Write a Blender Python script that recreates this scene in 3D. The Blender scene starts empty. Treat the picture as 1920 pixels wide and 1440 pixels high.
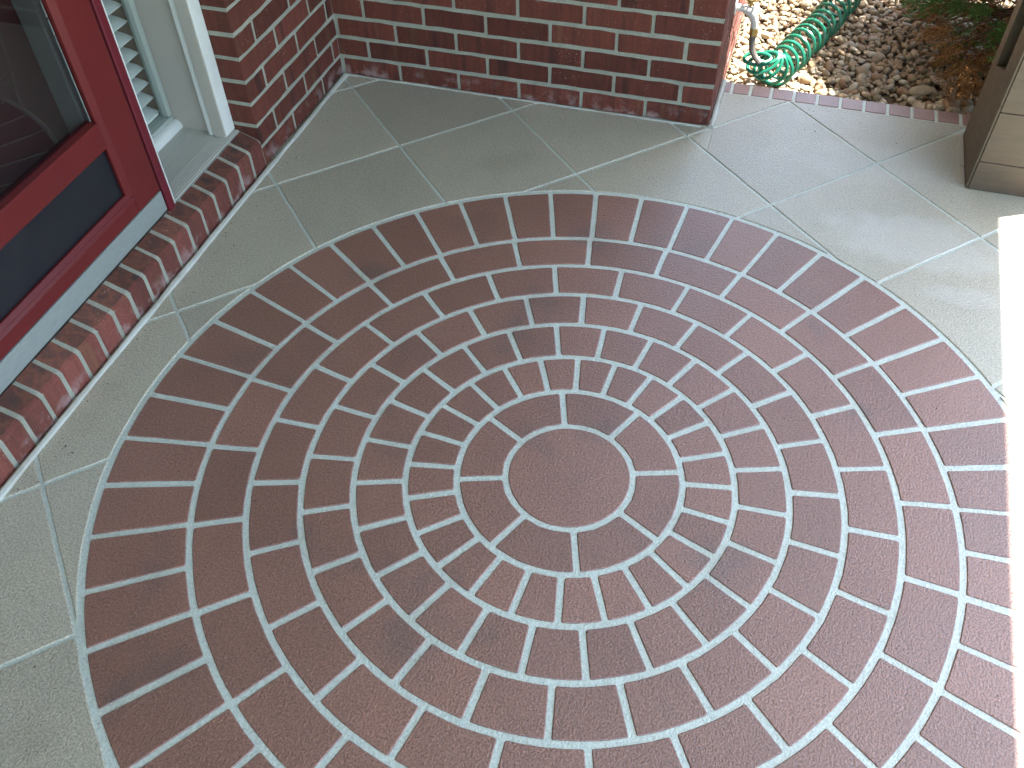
import bpy, math, random
import numpy as np
from mathutils import Matrix, Vector, Euler, noise

# ------------------------------------------------------------------ camera, sky, sun, exposure
S = bpy.context.scene
COL = S.collection
cd = bpy.data.cameras.new('camera'); cam = bpy.data.objects.new('camera', cd); COL.objects.link(cam)
R = Matrix.Rotation(0.32176, 4, 'Z') @ Matrix.Rotation(0.72985, 4, 'X') @ Matrix.Rotation(-0.02949, 4, 'Z')
cam.matrix_world = Matrix.Translation((0.24732, -1.10463, 1.55242)) @ R
cd.sensor_width = 36.0; cd.lens = 1698.8 / 1920 * 36.0; cd.clip_start = 0.02; cd.clip_end = 400
S.camera = cam
AZ, EL = math.radians(27), math.radians(69)          # azimuth from +X towards +Y
w = bpy.data.worlds.new('World'); S.world = w; w.use_nodes = True
wt = w.node_tree; wt.nodes.clear()
wo = wt.nodes.new('ShaderNodeOutputWorld'); wb = wt.nodes.new('ShaderNodeBackground'); ws = wt.nodes.new('ShaderNodeTexSky')
ws.sky_type = 'NISHITA'; ws.sun_disc = False; ws.sun_elevation = EL; ws.sun_rotation = math.radians(90) - AZ
ws.air_density = 1.0; ws.dust_density = 1.5
wb.inputs['Strength'].default_value = 0.115
wt.links.new(ws.outputs[0], wb.inputs[0]); wt.links.new(wb.outputs[0], wo.inputs[0])
ld = bpy.data.lights.new('sun', 'SUN'); sun = bpy.data.objects.new('sun', ld); COL.objects.link(sun)
ld.energy = 5.0; ld.angle = math.radians(0.5); ld.color = (1.0, 0.955, 0.88)
SD = Vector((math.cos(EL) * math.cos(AZ), math.cos(EL) * math.sin(AZ), math.sin(EL)))
sun.rotation_euler = SD.to_track_quat('Z', 'Y').to_euler(); sun.location = SD * 20
S.view_settings.view_transform = 'Standard'; S.view_settings.look = 'None'
S.view_settings.exposure = 3.0; S.view_settings.gamma = 1.0; S.view_settings.use_curve_mapping = False

rng = random.Random(7)
U = rng.uniform
# ------------------------------------------------------------------ helpers
def link(o, parent=None):
    COL.objects.link(o)
    if parent is not None: o.parent = parent
    return o
def mesh(name, vs, fs, mats=None, mi=None, smooth=False):
    m = bpy.data.meshes.new(name); m.from_pydata([tuple(v) for v in vs], [], fs)
    for k in (mats or []): m.materials.append(k)
    if mi: m.polygons.foreach_set('material_index', mi)
    if smooth: m.polygons.foreach_set('use_smooth', [True] * len(m.polygons))
    m.update(); return m
def obj(name, m, parent=None, loc=(0, 0, 0), rz=0.0):
    o = bpy.data.objects.new(name, m); o.location = loc; o.rotation_euler = (0, 0, rz)
    return link(o, parent)
def empty(name, loc=(0, 0, 0)):
    o = bpy.data.objects.new(name, None); o.location = loc; o.empty_display_size = .1; return link(o)
def tag(o, label=None, cat=None, group=None, kind=None):
    for k, v in (('label', label), ('category', cat), ('group', group), ('kind', kind)):
        if v: o[k] = v
    return o
class MB:                                            # collects shapes into one mesh
    def __init__(s): s.v = []; s.f = []; s.m = []
    def add(s, vs, fs, mi=0):
        n = len(s.v); s.v += [tuple(v) for v in vs]; s.f += [tuple(i + n for i in f) for f in fs]; s.m += [mi] * len(fs); return s
    def box(s, x0, x1, y0, y1, z0, z1, mi=0, b=0.0):
        if b <= 0:
            vs = [(x, y, z) for z in (z0, z1) for y in (y0, y1) for x in (x0, x1)]
            fs = [(0, 2, 3, 1), (4, 5, 7, 6), (0, 1, 5, 4), (2, 6, 7, 3), (0, 4, 6, 2), (1, 3, 7, 5)]
            return s.add(vs, fs, mi)
        X, Y, Z = (x0, x1), (y0, y1), (z0, z1); vs = []; ix = {}
        for a in (0, 1):
            for c in (0, 1):
                for d in (0, 1):
                    sx, sy, sz = (b if a == 0 else -b), (b if c == 0 else -b), (b if d == 0 else -b)
                    for ax in range(3):
                        ix[a, c, d, ax] = len(vs)
                        vs.append((X[a] + (0 if ax == 0 else sx), Y[c] + (0 if ax == 1 else sy), Z[d] + (0 if ax == 2 else sz)))
        fs = []
        g = lambda a, c, d, ax: ix[a, c, d, ax]
        for a in (0, 1):
            q = [g(a, 0, 0, 0), g(a, 1, 0, 0), g(a, 1, 1, 0), g(a, 0, 1, 0)]; fs.append(q if a else q[::-1])
            q = [g(0, a, 0, 1), g(1, a, 0, 1), g(1, a, 1, 1), g(0, a, 1, 1)]; fs.append(q[::-1] if a else q)
            q = [g(0, 0, a, 2), g(1, 0, a, 2), g(1, 1, a, 2), g(0, 1, a, 2)]; fs.append(q if a else q[::-1])
            for c in (0, 1):
                fs.append([g(a, c, 0, 0), g(a, c, 1, 0), g(a, c, 1, 1), g(a, c, 0, 1)])
                fs.append([g(a, 0, c, 0), g(a, 1, c, 0), g(a, 1, c, 2), g(a, 0, c, 2)])
                fs.append([g(0, a, c, 1), g(1, a, c, 1), g(1, a, c, 2), g(0, a, c, 2)])
                for d in (0, 1): fs.append([g(a, c, d, 0), g(a, c, d, 1), g(a, c, d, 2)])
        return s.add(vs, fs, mi)
    def prism(s, pts, ax, a0, a1, mi=0):             # polygon (2-D) extruded along axis ax
        def P(p, a):
            q = list(p); q.insert(ax, a); return q
        n = len(pts); vs = [P(p, a0) for p in pts] + [P(p, a1) for p in pts]
        fs = [tuple(range(n))[::-1], tuple(range(n, 2 * n))] + [(i, (i + 1) % n, n + (i + 1) % n, n + i) for i in range(n)]
        return s.add(vs, fs, mi)
    def tube(s, pts, r, seg=8, mi=0, cap=True):
        pts = [Vector(p) for p in pts]; n = len(pts); rr = r if hasattr(r, '__len__') else [r] * n
        vs = []; u = None
        for i, p in enumerate(pts):
            t = (pts[min(i + 1, n - 1)] - pts[max(i - 1, 0)]).normalized()
            if u is None: u = t.orthogonal().normalized()
            u = (u - t * u.dot(t)).normalized(); v = t.cross(u)
            for k in range(seg):
                a = 2 * math.pi * k / seg; vs.append(p + (u * math.cos(a) + v * math.sin(a)) * rr[i])
        fs = [(i * seg + k, i * seg + (k + 1) % seg, (i + 1) * seg + (k + 1) % seg, (i + 1) * seg + k) for i in range(n - 1) for k in range(seg)]
        if cap: fs += [tuple(range(seg))[::-1], tuple(range((n - 1) * seg, n * seg))]
        return s.add(vs, fs, mi)
    def build(s, name, mats, parent=None, smooth=False, loc=(0, 0, 0)):
        if not isinstance(mats, (list, tuple)): mats = [mats]
        m = mesh(name, s.v, s.f, mats, s.m if len(mats) > 1 else None, smooth)
        if smooth: m.set_sharp_from_angle(angle=math.radians(35))
        return obj(name, m, parent, loc)

# ------------------------------------------------------------------ materials
class NT:
    def __init__(s, name, rough=.7, spec=.5):
        s.m = bpy.data.materials.new(name); s.m.use_nodes = True; s.t = s.m.node_tree
        s.b = s.t.nodes['Principled BSDF']; s.b.inputs['Roughness'].default_value = rough; s.b.inputs['Specular IOR Level'].default_value = spec
        s.g = s.t.nodes.new('ShaderNodeNewGeometry'); s.tc = s.t.nodes.new('ShaderNodeTexCoord'); s.oi = s.t.nodes.new('ShaderNodeObjectInfo')
        s.pos = s.g.outputs['Position']; s.h = None
    def n(s, k, **kw):
        q = s.t.nodes.new(k)
        for a, b in kw.items(): setattr(q, a, b)
        return q
    def L(s, a, b): s.t.links.new(a, b)
    def put(s, sock, v):
        if isinstance(v, bpy.types.NodeSocket): s.L(v, sock)
        else: sock.default_value = v if not isinstance(v, tuple) or len(v) == 4 or sock.type == 'VECTOR' else (*v, 1)
    def noise(s, scale, vec=None, detail=3, rough=.55, dist=0.0):
        q = s.n('ShaderNodeTexNoise'); q.inputs['Scale'].default_value = scale; q.inputs['Detail'].default_value = detail
        q.inputs['Roughness'].default_value = rough; q.inputs['Distortion'].default_value = dist; s.L(vec or s.pos, q.inputs['Vector']); return q.outputs['Fac']
    def map(s, vec, scale=(1, 1, 1), loc=(0, 0, 0)):
        q = s.n('ShaderNodeMapping'); q.inputs['Scale'].default_value = scale; q.inputs['Location'].default_value = loc; s.L(vec, q.inputs['Vector']); return q.outputs[0]
    def rng(s, v, a, b, c=0.0, d=1.0):
        q = s.n('ShaderNodeMapRange'); s.put(q.inputs[0], v)
        for i, x in enumerate((a, b, c, d)): s.put(q.inputs[i + 1], x)
        return q.outputs[0]
    def ma(s, op, a, b=0.0, c=None):
        q = s.n('ShaderNodeMath', operation=op); s.put(q.inputs[0], a); s.put(q.inputs[1], b)
        if c is not None: s.put(q.inputs[2], c)
        return q.outputs[0]
    def mix(s, f, a, b, mode='MIX'):
        q = s.n('ShaderNodeMix', data_type='RGBA', blend_type=mode); s.put(q.inputs[0], f); s.put(q.inputs[6], a); s.put(q.inputs[7], b); return q.outputs[2]
    def sep(s, v):
        q = s.n('ShaderNodeSeparateXYZ'); s.L(v, q.inputs[0]); return q.outputs
    def ramp(s, f, stops):
        q = s.n('ShaderNodeValToRGB'); e = q.color_ramp.elements
        while len(e) < len(stops): e.new(.5)
        for i, (p, c) in enumerate(stops): e[i].position = p; e[i].color = (*c, 1)
        s.L(f, q.inputs[0]); return q.outputs[0]
    def color(s, c): s.put(s.b.inputs['Base Color'], c)
    def bump(s, h, dist, strength=1.0):
        q = s.n('ShaderNodeBump'); q.inputs['Distance'].default_value = dist; q.inputs['Strength'].default_value = strength; s.L(h, q.inputs['Height'])
        if s.h is not None: s.L(s.h, q.inputs['Normal'])
        s.h = q.outputs[0]; s.L(s.h, s.b.inputs['Normal'])

def coat(name, base, alt, dark, spec=.45, rough=.5, sp=.28, patch=None, coatw=1.0):
    """sprayed, sealed concrete coating: gritty, blotchy"""
    k = NT(name, rough, spec)
    g1 = k.noise(230, detail=3, rough=.65); g2 = k.noise(600, detail=1)
    big = k.noise(7, detail=4); mid = k.noise(28, detail=3)
    c = k.mix(k.rng(big, .35, .68), base, alt)
    c = k.mix(k.ma('MULTIPLY', k.rng(k.noise(4.3, detail=3, vec=k.map(k.pos, loc=(3.1, 7.7, 0))), .58, .72), .75), c, dark)
    rnd = k.rng(k.oi.outputs['Random'], 0, 1, .88, 1.12)
    c = k.mix(1.0, c, rnd, 'MULTIPLY')
    grit = k.ma('ADD', k.rng(g1, .33, .67, 1 - sp, 1 + sp), k.rng(g2, .3, .7, -sp * .5, sp * .5))
    c = k.mix(1.0, c, grit, 'MULTIPLY')
    c = k.mix(k.rng(mid, .3, .75, 0, .22), c, k.mix(1.0, c, (1.25, 1.22, 1.2, 1), 'MULTIPLY'))
    if patch:
        for (px, py, rx, ry, st) in patch:
            x, y, z = k.sep(k.pos)
            dx = k.ma('DIVIDE', k.ma('SUBTRACT', x, px), rx); dy = k.ma('DIVIDE', k.ma('SUBTRACT', y, py), ry)
            d = k.ma('ADD', k.ma('MULTIPLY', dx, dx), k.ma('MULTIPLY', dy, dy))
            d = k.ma('ADD', d, k.rng(k.noise(11, detail=4), .3, .7, -.45, .45))
            c = k.mix(k.rng(d, .35, 1.05, st, 0), c, (.62, .65, .62, 1))
    k.color(c)
    k.put(k.b.inputs['Roughness'], k.rng(k.noise(5, detail=3), .3, .7, rough - .08, rough + .1))
    k.bump(g1, .0022, .9); k.bump(k.noise(90, detail=2), .0015, .5)
    k.b.inputs['Coat Weight'].default_value = coatw; k.b.inputs['Coat Roughness'].default_value = .38; k.b.inputs['Coat IOR'].default_value = 1.6; k.L(k.h, k.b.inputs['Coat Normal'])
    return k.m
M = {}
M['tile'] = coat('tile coating', (.38, .36, .27), (.35, .335, .255), (.32, .3, .22), sp=.32, rough=.48,
                 patch=[(.70, .99, .26, .13, .27), (.55, 1.32, .22, .12, .15), (.80, .80, .10, .04, .22)])
M['brickcoat'] = coat('brick red coating', (.218, .107, .074), (.195, .096, .068), (.12, .078, .064), sp=.42, rough=.5)
M['border'] = coat('border brick coating', (.26, .135, .1), (.24, .125, .1), (.2, .11, .09), sp=.2)
M['grout'] = coat('pale grout', (.46, .53, .465), (.43, .49, .425), (.38, .41, .335), sp=.16, rough=.55)

def paint(name, c, rough=.4, c2=None, bump=.0003, scale=60, spec=.5, dirt=0.0):
    k = NT(name, rough, spec); v = k.noise(scale, detail=4); b = k.noise(6, detail=3)
    c2 = c2 or tuple(x * .85 for x in c)
    q = k.mix(k.rng(b, .3, .7), c, c2)
    if dirt: q = k.mix(k.rng(k.noise(14, detail=5), .5, .75, 0, dirt), q, (.24, .19, .12, 1))
    k.color(q); k.put(k.b.inputs['Roughness'], k.rng(v, .3, .7, rough - .06, rough + .08)); k.bump(v, bump, .6); return k.m
M['red'] = paint('red door paint', (.115, .013, .013), .4, (.105, .012, .012), spec=.25)
M['red_trim'] = paint('crimson frame paint', (.12, .012, .02), .4, spec=.3)
M['inner'] = paint('inner door maroon', (.045, .008, .009), .4)
M['kick'] = paint('dark kick panel', (.008, .009, .013), .35, bump=.0001, scale=20)  # opaque near-black stands in for a glass panel with darkness behind it
M['white'] = paint('white trim paint', (.6, .62, .57), .5, (.56, .58, .53), dirt=.15)
M['taupe'] = paint('beige jamb paint', (.4, .375, .32), .5, (.38, .36, .3), dirt=.12)
M['greyjamb'] = paint('inner grey jamb', (.2, .2, .185), .5)
M['sash'] = paint('grey green sash vinyl', (.36, .41, .36), .4)
M['slat'] = paint('blind slat vinyl', (.8, .84, .78), .42, (.76, .8, .74))
M['cord'] = paint('white cord', (.7, .7, .66), .6)
M['wood'] = paint('brown window lining', (.2, .13, .085), .6)
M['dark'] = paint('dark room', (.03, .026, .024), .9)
M['caulk'] = paint('caulk', (.46, .48, .43), .6, (.36, .36, .3), bump=.0015, scale=90, dirt=.5)
M['soffit'] = paint('white soffit', (.5, .5, .47), .6)
M['shingle'] = paint('roof', (.12, .11, .1), .9)
M['brass'] = paint('brass', (.55, .36, .12), .35); M['brass'].node_tree.nodes['Principled BSDF'].inputs['Metallic'].default_value = .9
M['tapmetal'] = paint('weathered tap metal', (.5, .47, .42), .45)
M['hose'] = paint('green hose plastic', (.007, .13, .075), .3, (.006, .1, .062))
M['hosedark'] = paint('grey hose sleeve', (.1, .085, .075), .5)
k = NT('brushed aluminium', .38, .5); k.b.inputs['Metallic'].default_value = .25
f = k.noise(40, vec=k.map(k.pos, scale=(8, 1, 8)), detail=4); k.color(k.mix(k.rng(f, .3, .7), (.29, .32, .3, 1), (.24, .27, .25, 1))); k.bump(k.noise(500), .0003, .5); M['alu'] = k.m
k = NT('weathered sill', .6, .4); x, y, z = k.sep(k.pos)
f = k.noise(6, vec=k.map(k.pos, scale=(40, 1.5, 1)), detail=5); k.color(k.mix(k.rng(f, .3, .7), (.43, .43, .37, 1), (.38, .38, .33, 1)))
k.bump(f, .0008, .6); M['sill'] = k.m
# storm glass: see-through with a mirror sheen
k = NT('storm glass'); t = k.t; t.nodes.remove(k.b)
tr = k.n('ShaderNodeBsdfTransparent'); tr.inputs[0].default_value = (.72, .74, .75, 1); gl = k.n('ShaderNodeBsdfGlossy'); gl.inputs['Roughness'].default_value = .02
fr = k.n('ShaderNodeFresnel'); fr.inputs['IOR'].default_value = 1.6; mx = k.n('ShaderNodeMixShader')
k.L(k.ma('MULTIPLY', k.ma('MULTIPLY', fr.outputs[0], 1.35), k.ma('SUBTRACT', 1.0, k.g.outputs['Backfacing'])), mx.inputs[0]); k.L(tr.outputs[0], mx.inputs[1]); k.L(gl.outputs[0], mx.inputs[2])
k.L(mx.outputs[0], t.nodes['Material Output'].inputs['Surface']); M['glass'] = k.m
M['clear'] = M['glass'].copy(); M['clear'].name = 'window glass'
for q in M['clear'].node_tree.nodes:
    if q.type == 'BSDF_TRANSPARENT': q.inputs[0].default_value = (.95, .97, .96, 1)

def wallbrick(name, cols, top=False, dust=True):
    k = NT(name, .82, .3)
    ob = k.tc.outputs['Object']; x, y, z = k.sep(ob)
    r = k.oi.outputs['Random']
    off = k.n('ShaderNodeCombineXYZ'); k.L(k.ma('MULTIPLY', r, 31.7), off.inputs[0]); k.L(k.ma('MULTIPLY', r, 13.3), off.inputs[1])
    va = k.n('ShaderNodeVectorMath', operation='ADD'); k.L(ob, va.inputs[0]); k.L(off.outputs[0], va.inputs[1]); v = va.outputs[0]
    bands = k.noise(26, vec=k.map(v, scale=(1, 1, .12)), detail=2, rough=.5)
    c = k.ramp(bands, [(.3, cols[0]), (.47, cols[1]), (.56, cols[2]), (.72, cols[3])])
    c = k.mix(k.rng(k.noise(120, vec=v, detail=4), .35, .7, 0, .5), c, k.mix(1.0, c, (.62, .6, .6, 1), 'MULTIPLY'))
    c = k.mix(1.0, c, k.rng(k.ma('FRACT', k.ma('MULTIPLY', r, 7.31)), 0, 1, .72, 1.22), 'MULTIPLY')
    sp = k.n('ShaderNodeTexVoronoi'); sp.inputs['Scale'].default_value = 130; k.L(v, sp.inputs['Vector'])
    c = k.mix(k.ma('MULTIPLY', k.rng(sp.outputs['Distance'], .07, .12, 1, 0), k.rng(k.noise(9, vec=v), .55, .6)), c, (.55, .48, .42, 1))
    if dust:
        wx, wy, wz = k.sep(k.pos)
        e = k.ma('MULTIPLY', k.rng(wz, .01, .055, 1, 0), k.rng(k.noise(22, detail=5), .5, .64))
        c = k.mix(k.ma('MULTIPLY', e, .45), c, (.4, .32, .3, 1))
    k.color(c); k.bump(k.noise(220, vec=v, detail=3), .0018, .8); k.bump(k.noise(45, vec=v, detail=2), .002, .5)
    return k.m
REDS = [(.065, .022, .016), (.13, .035, .022), (.1, .028, .018), (.13, .05, .027)]
M['brick'] = wallbrick('wall brick', REDS)
M['brickflash'] = wallbrick('flashed brick top', [(.07, .042, .034), (.17, .065, .042), (.12, .05, .036), (.09, .05, .04)], dust=False)
k = NT('mortar', .9, .2); c = k.mix(k.rng(k.noise(18, detail=5), .35, .7), (.33, .34, .27, 1), (.26, .265, .21, 1))
c = k.mix(k.rng(k.noise(260, detail=2), .3, .7, 0, .35), c, (.2, .19, .15, 1)); k.color(c); k.bump(k.noise(160, detail=4), .003, 1); M['mortar'] = k.m
k = NT('river pebble', .75, .35)
isl = k.g.outputs['Random Per Island']; rnd = k.ma('FRACT', k.ma('ADD', isl, k.oi.outputs['Random']))
c = k.ramp(rnd, [(0, (.36, .28, .18)), (.2, (.24, .185, .12)), (.4, (.43, .35, .24)), (.55, (.31, .2, .115)), (.7, (.34, .31, .25)), (.85, (.52, .45, .33)), (1, (.25, .14, .075))])
c = k.mix(k.rng(k.noise(90, detail=5), .35, .7, 0, .5), c, k.mix(1.0, c, (.6, .55, .48, 1), 'MULTIPLY')); k.color(c); k.bump(k.noise(300, detail=3), .001, .7); M['pebble'] = k.m
k = NT('gravel soil', .95, .2); k.color(k.mix(k.rng(k.noise(60, detail=5), .35, .65), (.09, .06, .04, 1), (.16, .12, .085, 1))); k.bump(k.noise(120, detail=4), .01, 1); M['soil'] = k.m
k = NT('lawn', .9, .2); k.color(k.mix(k.rng(k.noise(5, detail=6), .3, .7), (.05, .085, .022, 1), (.085, .11, .035, 1))); k.bump(k.noise(60, detail=6), .03, 1); M['lawn'] = k.m
def leafmat(name, a, b, c3):
    k = NT(name, .6, .3); r = k.g.outputs['Random Per Island']; k.color(k.ramp(r, [(0, a), (.5, b), (1, c3)]))
    k.b.inputs['Subsurface Weight'].default_value = 0.0
    tl = k.n('ShaderNodeBsdfTranslucent'); k.L(k.b.inputs['Base Color'].links[0].from_socket, tl.inputs[0]); mx = k.n('ShaderNodeMixShader'); mx.inputs[0].default_value = .3
    k.L(k.b.outputs[0], mx.inputs[1]); k.L(tl.outputs[0], mx.inputs[2]); k.L(mx.outputs[0], k.t.nodes['Material Output'].inputs['Surface']); return k.m
M['green'] = leafmat('juniper green', (.06, .15, .03), (.11, .22, .045), (.17, .29, .065))
M['dead'] = leafmat('dead juniper', (.27, .12, .035), (.4, .2, .065), (.19, .09, .035))
M['bark'] = paint('shrub bark', (.14, .075, .045), .9, (.08, .045, .03), bump=.004)
k = NT('stained column wood', .55, .4)
gr = k.noise(9, vec=k.map(k.pos, scale=(1, 1, 14)), detail=5, dist=.6)
c = k.mix(k.rng(gr, .3, .7), (.088, .066, .041, 1), (.067, .049, .031, 1)); c = k.mix(k.rng(k.noise(7, detail=4), .4, .75, 0, .6), c, (.125, .074, .045, 1)); k.color(c); k.bump(gr, .0012, .6); M['column'] = k.m
M['colside'] = paint('column side paint', (.125, .1, .062), .6, (.105, .082, .052), bump=.0005)
M['recess_shade'] = paint('recess and gap shade', (.035, .035, .025), .8)  # near-black colour carries the shade of the column recess and door gaps

# ------------------------------------------------------------------ dimensions (metres; medallion centre is the origin)
XW = -1.143            # face of the house wall
YB = 1.388             # face of the wing wall
XC = .0725             # free corner of the wing wall
YP = .838              # end of the brick pier beside the sidelight
YF = 1.668             # front edge of the porch floor
RW = .0677             # brick course
XE = 2.3
H = 2.6               # soffit
# ------------------------------------------------------------------ the floor slab (grout surface) and its pieces
mb = MB(); GZ = -.0022
gx = [XW - .15, XC, XE]; 
mb.box(XW - .3, XE, -6.4, YB + .05, -.25, GZ); mb.box(XC + .002, XE, YB + .05, YF, -.25, GZ)
floor = mb.build('porch_floor', M['grout']); tag(floor, kind='structure', label='sealed porch floor of beige tiles round a circular brick medallion')

def slab(poly, name, mat, h=.0022, bev=.0018, loc=(0, 0, 0), rz=0, parent=floor):
    """thin flat piece with eased top edge; poly counter-clockwise, may be concave (ngon top)"""
    n = len(poly); P = [Vector(p) for p in poly]; ins = []
    for i in range(n):
        a, b, c = P[i - 1], P[i], P[(i + 1) % n]
        d1 = (b - a); d2 = (c - b)
        n1 = Vector((-d1.y, d1.x)).normalized() if d1.length > 1e-9 else Vector((0, 0)); n2 = Vector((-d2.y, d2.x)).normalized() if d2.length > 1e-9 else n1
        q = (n1 + n2); L = q.length
        q = q.normalized() * min(bev / max(.5, L / 2), bev * 1.6) if L > 1e-6 else n1 * bev
        ins.append(b + q)
    vs = [(p.x, p.y, GZ - .002) for p in P] + [(p.x, p.y, GZ + h * .35) for p in P] + [(p.x, p.y, GZ + h) for p in ins]
    fs = [tuple(range(2 * n, 3 * n))] + [(k * n + i, k * n + (i + 1) % n, (k + 1) * n + (i + 1) % n, (k + 1) * n + i) for k in (0, 1) for i in range(n)]
    return mesh(name, vs, fs, [mat])

def wob(x, y, a=.0009, s=38): return a * noise.noise(Vector((x * s, y * s, 3.3)))
# tiles on the diagonal, cut by the walls, the border and the medallion
RO = .9945; G = .008
def clip(poly, nx, ny, d):                            # keep nx*x+ny*y <= d
    out = []
    for i in range(len(poly)):
        p, q = poly[i], poly[(i + 1) % len(poly)]; a = nx * p[0] + ny * p[1] - d; b = nx * q[0] + ny * q[1] - d
        if a <= 0: out.append(p)
        if (a < 0) != (b < 0) and a != b:
            t = a / (a - b); out.append((p[0] + (q[0] - p[0]) * t, p[1] + (q[1] - p[1]) * t))
    return out
def minus_disc(poly, r):
    out = []; ev = []
    for i in range(len(poly)):
        p, q = poly[i], poly[(i + 1) % len(poly)]; dx, dy = q[0] - p[0], q[1] - p[1]
        A = dx * dx + dy * dy
        if A < 1e-12: continue
        B = 2 * (p[0] * dx + p[1] * dy); Cc = p[0] ** 2 + p[1] ** 2 - r * r; D = B * B - 4 * A * Cc
        if Cc > 0: out.append(('o', p))
        if D > 0:
            s = math.sqrt(D)
            t1, t2 = (-B - s) / (2 * A), (-B + s) / (2 * A)
            if 0 < t1 < 1: out.append(('in', (p[0] + dx * t1, p[1] + dy * t1)))
            if 0 < t2 < 1: out.append(('out', (p[0] + dx * t2, p[1] + dy * t2)))
    if not out: return []
    if not any(k != 'o' for k, _ in out): return [p for _, p in out]
    res = []; n = len(out)
    for i, (k, p) in enumerate(out):
        res.append(p)
        if k == 'in':
            k2, q = out[(i + 1) % n]
            a0, a1 = math.atan2(p[1], p[0]), math.atan2(q[1], q[0]); d = (a1 - a0 + math.pi) % (2 * math.pi) - math.pi
            m = max(2, int(abs(d) / .04))
            for j in range(1, m): res.append((r * math.cos(a0 + d * j / m), r * math.sin(a0 + d * j / m)))
    return res
def clean(poly, e=.002):
    out = []
    for p in poly:
        if not out or math.hypot(p[0] - out[-1][0], p[1] - out[-1][1]) > e: out.append(p)
    while len(out) > 2 and math.hypot(out[0][0] - out[-1][0], out[0][1] - out[-1][1]) < e: out.pop()
    return out
def area(p): return sum(p[i - 1][0] * p[i][1] - p[i][0] * p[i - 1][1] for i in range(len(p))) / 2
def round_poly(poly, r):
    out = []; n = len(poly)
    for i in range(n):
        a, b, c = Vector(poly[i - 1]), Vector(poly[i]), Vector(poly[(i + 1) % n])
        d1, d2 = a - b, c - b; l1, l2 = d1.length, d2.length
        if l1 < 1e-6 or l2 < 1e-6: continue
        if d1.normalized().dot(d2.normalized()) < -.9: out.append(tuple(b)); continue
        k1, k2 = min(r, l1 * .4), min(r, l2 * .4); p, q = b + d1 / l1 * k1, b + d2 / l2 * k2
        for t in (0, .5, 1): out.append(tuple(p * (1 - t) ** 2 + b * 2 * t * (1 - t) + q * t * t))
    return out
def subdiv(poly, step):
    out = []
    for i in range(len(poly)):
        p, q = poly[i], poly[(i + 1) % len(poly)]; m = max(1, int(math.hypot(q[0] - p[0], q[1] - p[1]) / step))
        out += [(p[0] + (q[0] - p[0]) * j / m, p[1] + (q[1] - p[1]) * j / m) for j in range(m)]
    return out
PT, U0, V0, TA = .38856, -1.29835, .18015, .00939
ua = Vector((math.cos(-math.pi / 4 + TA), math.sin(-math.pi / 4 + TA))); va = Vector((-ua.y, ua.x))
nt = 0
for i in range(-7, 20):
    for j in range(-16, 9):
        g = G / 2
        cs = [(U0 + i * PT + g, V0 + j * PT + g), (U0 + (i + 1) * PT - g, V0 + j * PT + g), (U0 + (i + 1) * PT - g, V0 + (j + 1) * PT - g), (U0 + i * PT + g, V0 + (j + 1) * PT - g)]
        poly = [tuple(ua * a + va * b) for a, b in cs]
        poly = clip(poly, -1, 0, -(XW + .016)); poly = clip(poly, 1, 0, XE - .004) if poly else []
        poly = clip(poly, 0, 1, 1.5975) if poly else []; poly = clip(poly, 0, -1, 2.6) if poly else []
        if not poly: continue
        # the wing wall fills x < XC behind y = YB
        if max(p[1] for p in poly) > YB - .006 and min(p[0] for p in poly) < XC + .017:
            right = clip(poly, -1, 0, -(XC + .017)); left = clip(poly, 0, 1, YB - .006)
            if right and max(p[1] for p in right) > YB - .006 and left and min(p[0] for p in left) < XC + .017:
                # L-shaped remainder: walk round the wall corner
                res = []; n = len(poly); inside = lambda p: p[1] > YB - .006 and p[0] < XC + .017
                top = clip(poly, -1, 0, -(XC + .017)); bot = clip(clip(poly, 0, 1, YB - .006), 1, 0, XC + .017)
                poly = None; parts = [top, bot]
            else:
                parts = [right if not (left and min(p[0] for p in left) < XC + .017) else left]
        else: parts = [poly]
        for q in parts:
            if not q: continue
            q = minus_disc(clean(q), RO) if min(math.hypot(*p) for p in subdiv(q, .02)) < RO else q
            q = clean(q)
            if len(q) < 3 or area(q) < .0004: continue
            q = subdiv(q, .03); q = [(a + wob(a, b, .0014, 25), b + wob(b, a + 9, .0014, 25)) for a, b in q]
            cx = sum(p[0] for p in q) / len(q); cy = sum(p[1] for p in q) / len(q)
            q = [(a - cx, b - cy) for a, b in q]
            obj('tile', slab(q, 'tile', M['tile'], h=.0026, bev=.0022), floor, (cx, cy, 0)); nt += 1
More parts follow.
